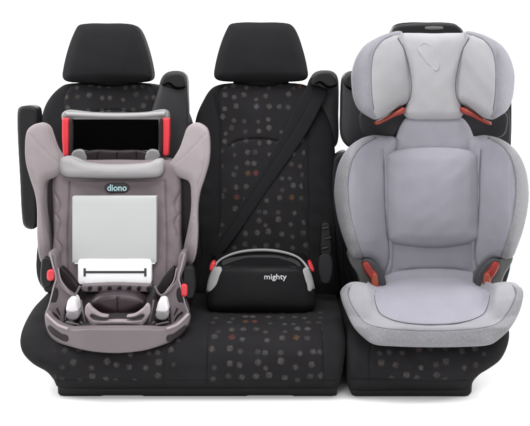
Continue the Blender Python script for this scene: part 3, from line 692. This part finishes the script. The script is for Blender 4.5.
seam_line('seam_shade_line', inb[2:-2:3], scm, scm, rad=0.0013, lift=0.002)
# lower belt guides
for mm in (False, True):
    f = lambda p: mir(p, CB-1) if mm else p
    g = pad('guide_housing', f([(349, 256), (361, 259), (373, 262), (380, 270), (385, 279), (385.5, 288), (376, 296), (364, 292), (358, 276)]), M['shell_grey'], hb, Y=0.235, thick=0.08, r=2, E=0.006, res=2.5)
    pad('guide_recess', f([(362, 260), (372, 261), (381, 270), (385.5, 280), (384.5, 289), (376, 294), (371, 282), (364, 270)]), M['ink'], g, Y=0.229, thick=0.03, r=1.5, E=0.004, res=2)
    gg = pad('belt_guide', f([(362.3, 264.5), (366, 261.8), (369.5, 264), (373.5, 270.5), (377.5, 274.5), (378, 290), (376, 294), (372, 293), (370.5, 280), (366, 273.5)]), M['red_dark'], hb, Y=0.215, thick=0.03, r=1.8, E=0.008, res=1.5)
    pad('guide_edge', f([(372.4, 274.5), (377.2, 275.3), (377.8, 290), (373.5, 291)]), M['orange'], gg, Y=0.206, thick=0.01, r=1.2, E=0.004, res=1.5)
# headrest
hc = [(399, 34), (415, 33), (434, 33.4), (452, 33), (469, 34), (474, 40), (467, 56), (461.5, 72), (459.5, 88), (461, 104), (463, 114), (458, 119), (434, 120), (410, 119), (404.5, 114), (407, 104), (408.5, 88), (407, 72), (402, 56), (395, 40)]
hw = [(402, 32), (390, 33), (378, 37.5), (366, 45), (357.5, 57), (353, 72), (353, 86), (355, 99), (360, 110), (367, 115.5), (376, 119.5), (384, 116.5), (394, 110), (403.5, 105), (412, 100), (413.5, 84), (410.5, 66), (406, 50), (403, 40)]
def hwY(x, y):
    a = np.abs(x-CH); k = np.clip((a-24)/38, 0, 1)
    return 0.325-0.14*k**1.1+0.06*np.clip((a-64)/16, 0, 1)**2
head = pad('headrest', hc, M['lilac_pale'], hb, Y=0.315, thick=0.06, r=7, E=0.02, bulge=0.014, res=2.2, noise=0.0009)
for (pts, rd) in (([(418.5, 44.5), (419, 49.5), (423, 56), (428, 63), (434, 69)], [0.004, 0.009, 0.007, 0.005, 0.002]),
                  ([(419, 46), (423, 43), (429, 44.5), (434.5, 50), (434, 57)], [0.005, 0.006, 0.007, 0.005, 0.002]),
                  ([(432, 66), (436, 70), (438.5, 67), (437, 61)], [0.002, 0.007, 0.006, 0.002])):
    pxtube('embossed_mark', pts, rd, M['lilac_pale'], head, surf(head, -0.0012), flat=0.45, step=1.2)
for mm in (False, True):
    f = lambda p: mir(p, CH) if mm else p
    wgt = pad('head_wing', f(hw), M['lilac_pale'], head, Y=hwY, thick=0.05, r=8, E=0.026, bulge=0.010, res=2.2, noise=0.0009,
        seams=[(f([(398, 37), (405, 50), (409, 66), (411.5, 84), (410, 98)]), 0.9, 0.0045)])
    tr = [(402, 31.4), (390, 32.4), (377.6, 37), (365.5, 44.5), (357, 56.6), (352.4, 72), (352.4, 86), (354.4, 99.5), (359.6, 110.8), (366.7, 116.2), (375.5, 120),
          (374, 112), (372, 98), (371, 80), (371.5, 64), (375, 50), (383, 40), (392, 35.5)]
    pad('wing_trim', f(tr), M['heather_lilac'], wgt, ride=wgt, r=1.5, E=0.0025, res=2, noise=0.0008)
    seam_line('seam_shade_line', f([(398, 38), (404.5, 50), (408.8, 66), (411.5, 84), (410, 98), (406, 104)]), head, wgt, rad=0.0016, lift=0.001, on2=head)
    seam_line('seam_shade_line', f([(392, 35.7), (383, 40.2), (375.2, 50), (371.7, 64), (371.2, 80), (372.2, 98), (374, 110)]), head, wgt, rad=0.0012, lift=0.001)
    gd = pad('belt_guide', f([(375.5, 122.3), (382, 119.3), (391, 114), (398, 110), (404, 107.5), (405.5, 110.5), (402.5, 113.8), (394, 117), (385, 121.8), (377.5, 125), (375.2, 124.3)]), M['red_dark'], head, Y=0.27, thick=0.03, r=1.8, E=0.007, res=1.5)
    pad('guide_edge', f([(376, 122.5), (386, 118), (396, 112), (402, 109), (402.5, 111), (393, 115), (384, 120), (377, 124.5)]), M['orange'], gd, Y=0.262, thick=0.008, r=0.8, E=0.002, res=1.5)
    pad('wing_bracket', f([(362, 112), (376, 118), (404, 104), (407, 118), (397, 132), (392, 138), (366, 137), (360, 128)]), M['grey_slab'], head, Y=0.34, thick=0.03, r=2, E=0.005, res=3)
hd = pad('adjuster_handle', [(392, 32), (395, 26.5), (404, 24.2), (434, 23.2), (452, 24.2), (461, 28), (463, 33.5), (434, 36), (396, 36)], M['black_plastic'], head, Y=0.36, thick=0.05, r=3, E=0.010, res=2)
pad('handle_slot', [(425, 26.8), (443, 26.8), (443.5, 29.2), (425, 29.4)], M['shell_grey'], hd, Y=0.349, thick=0.01, r=0.8, E=0.002, res=2)
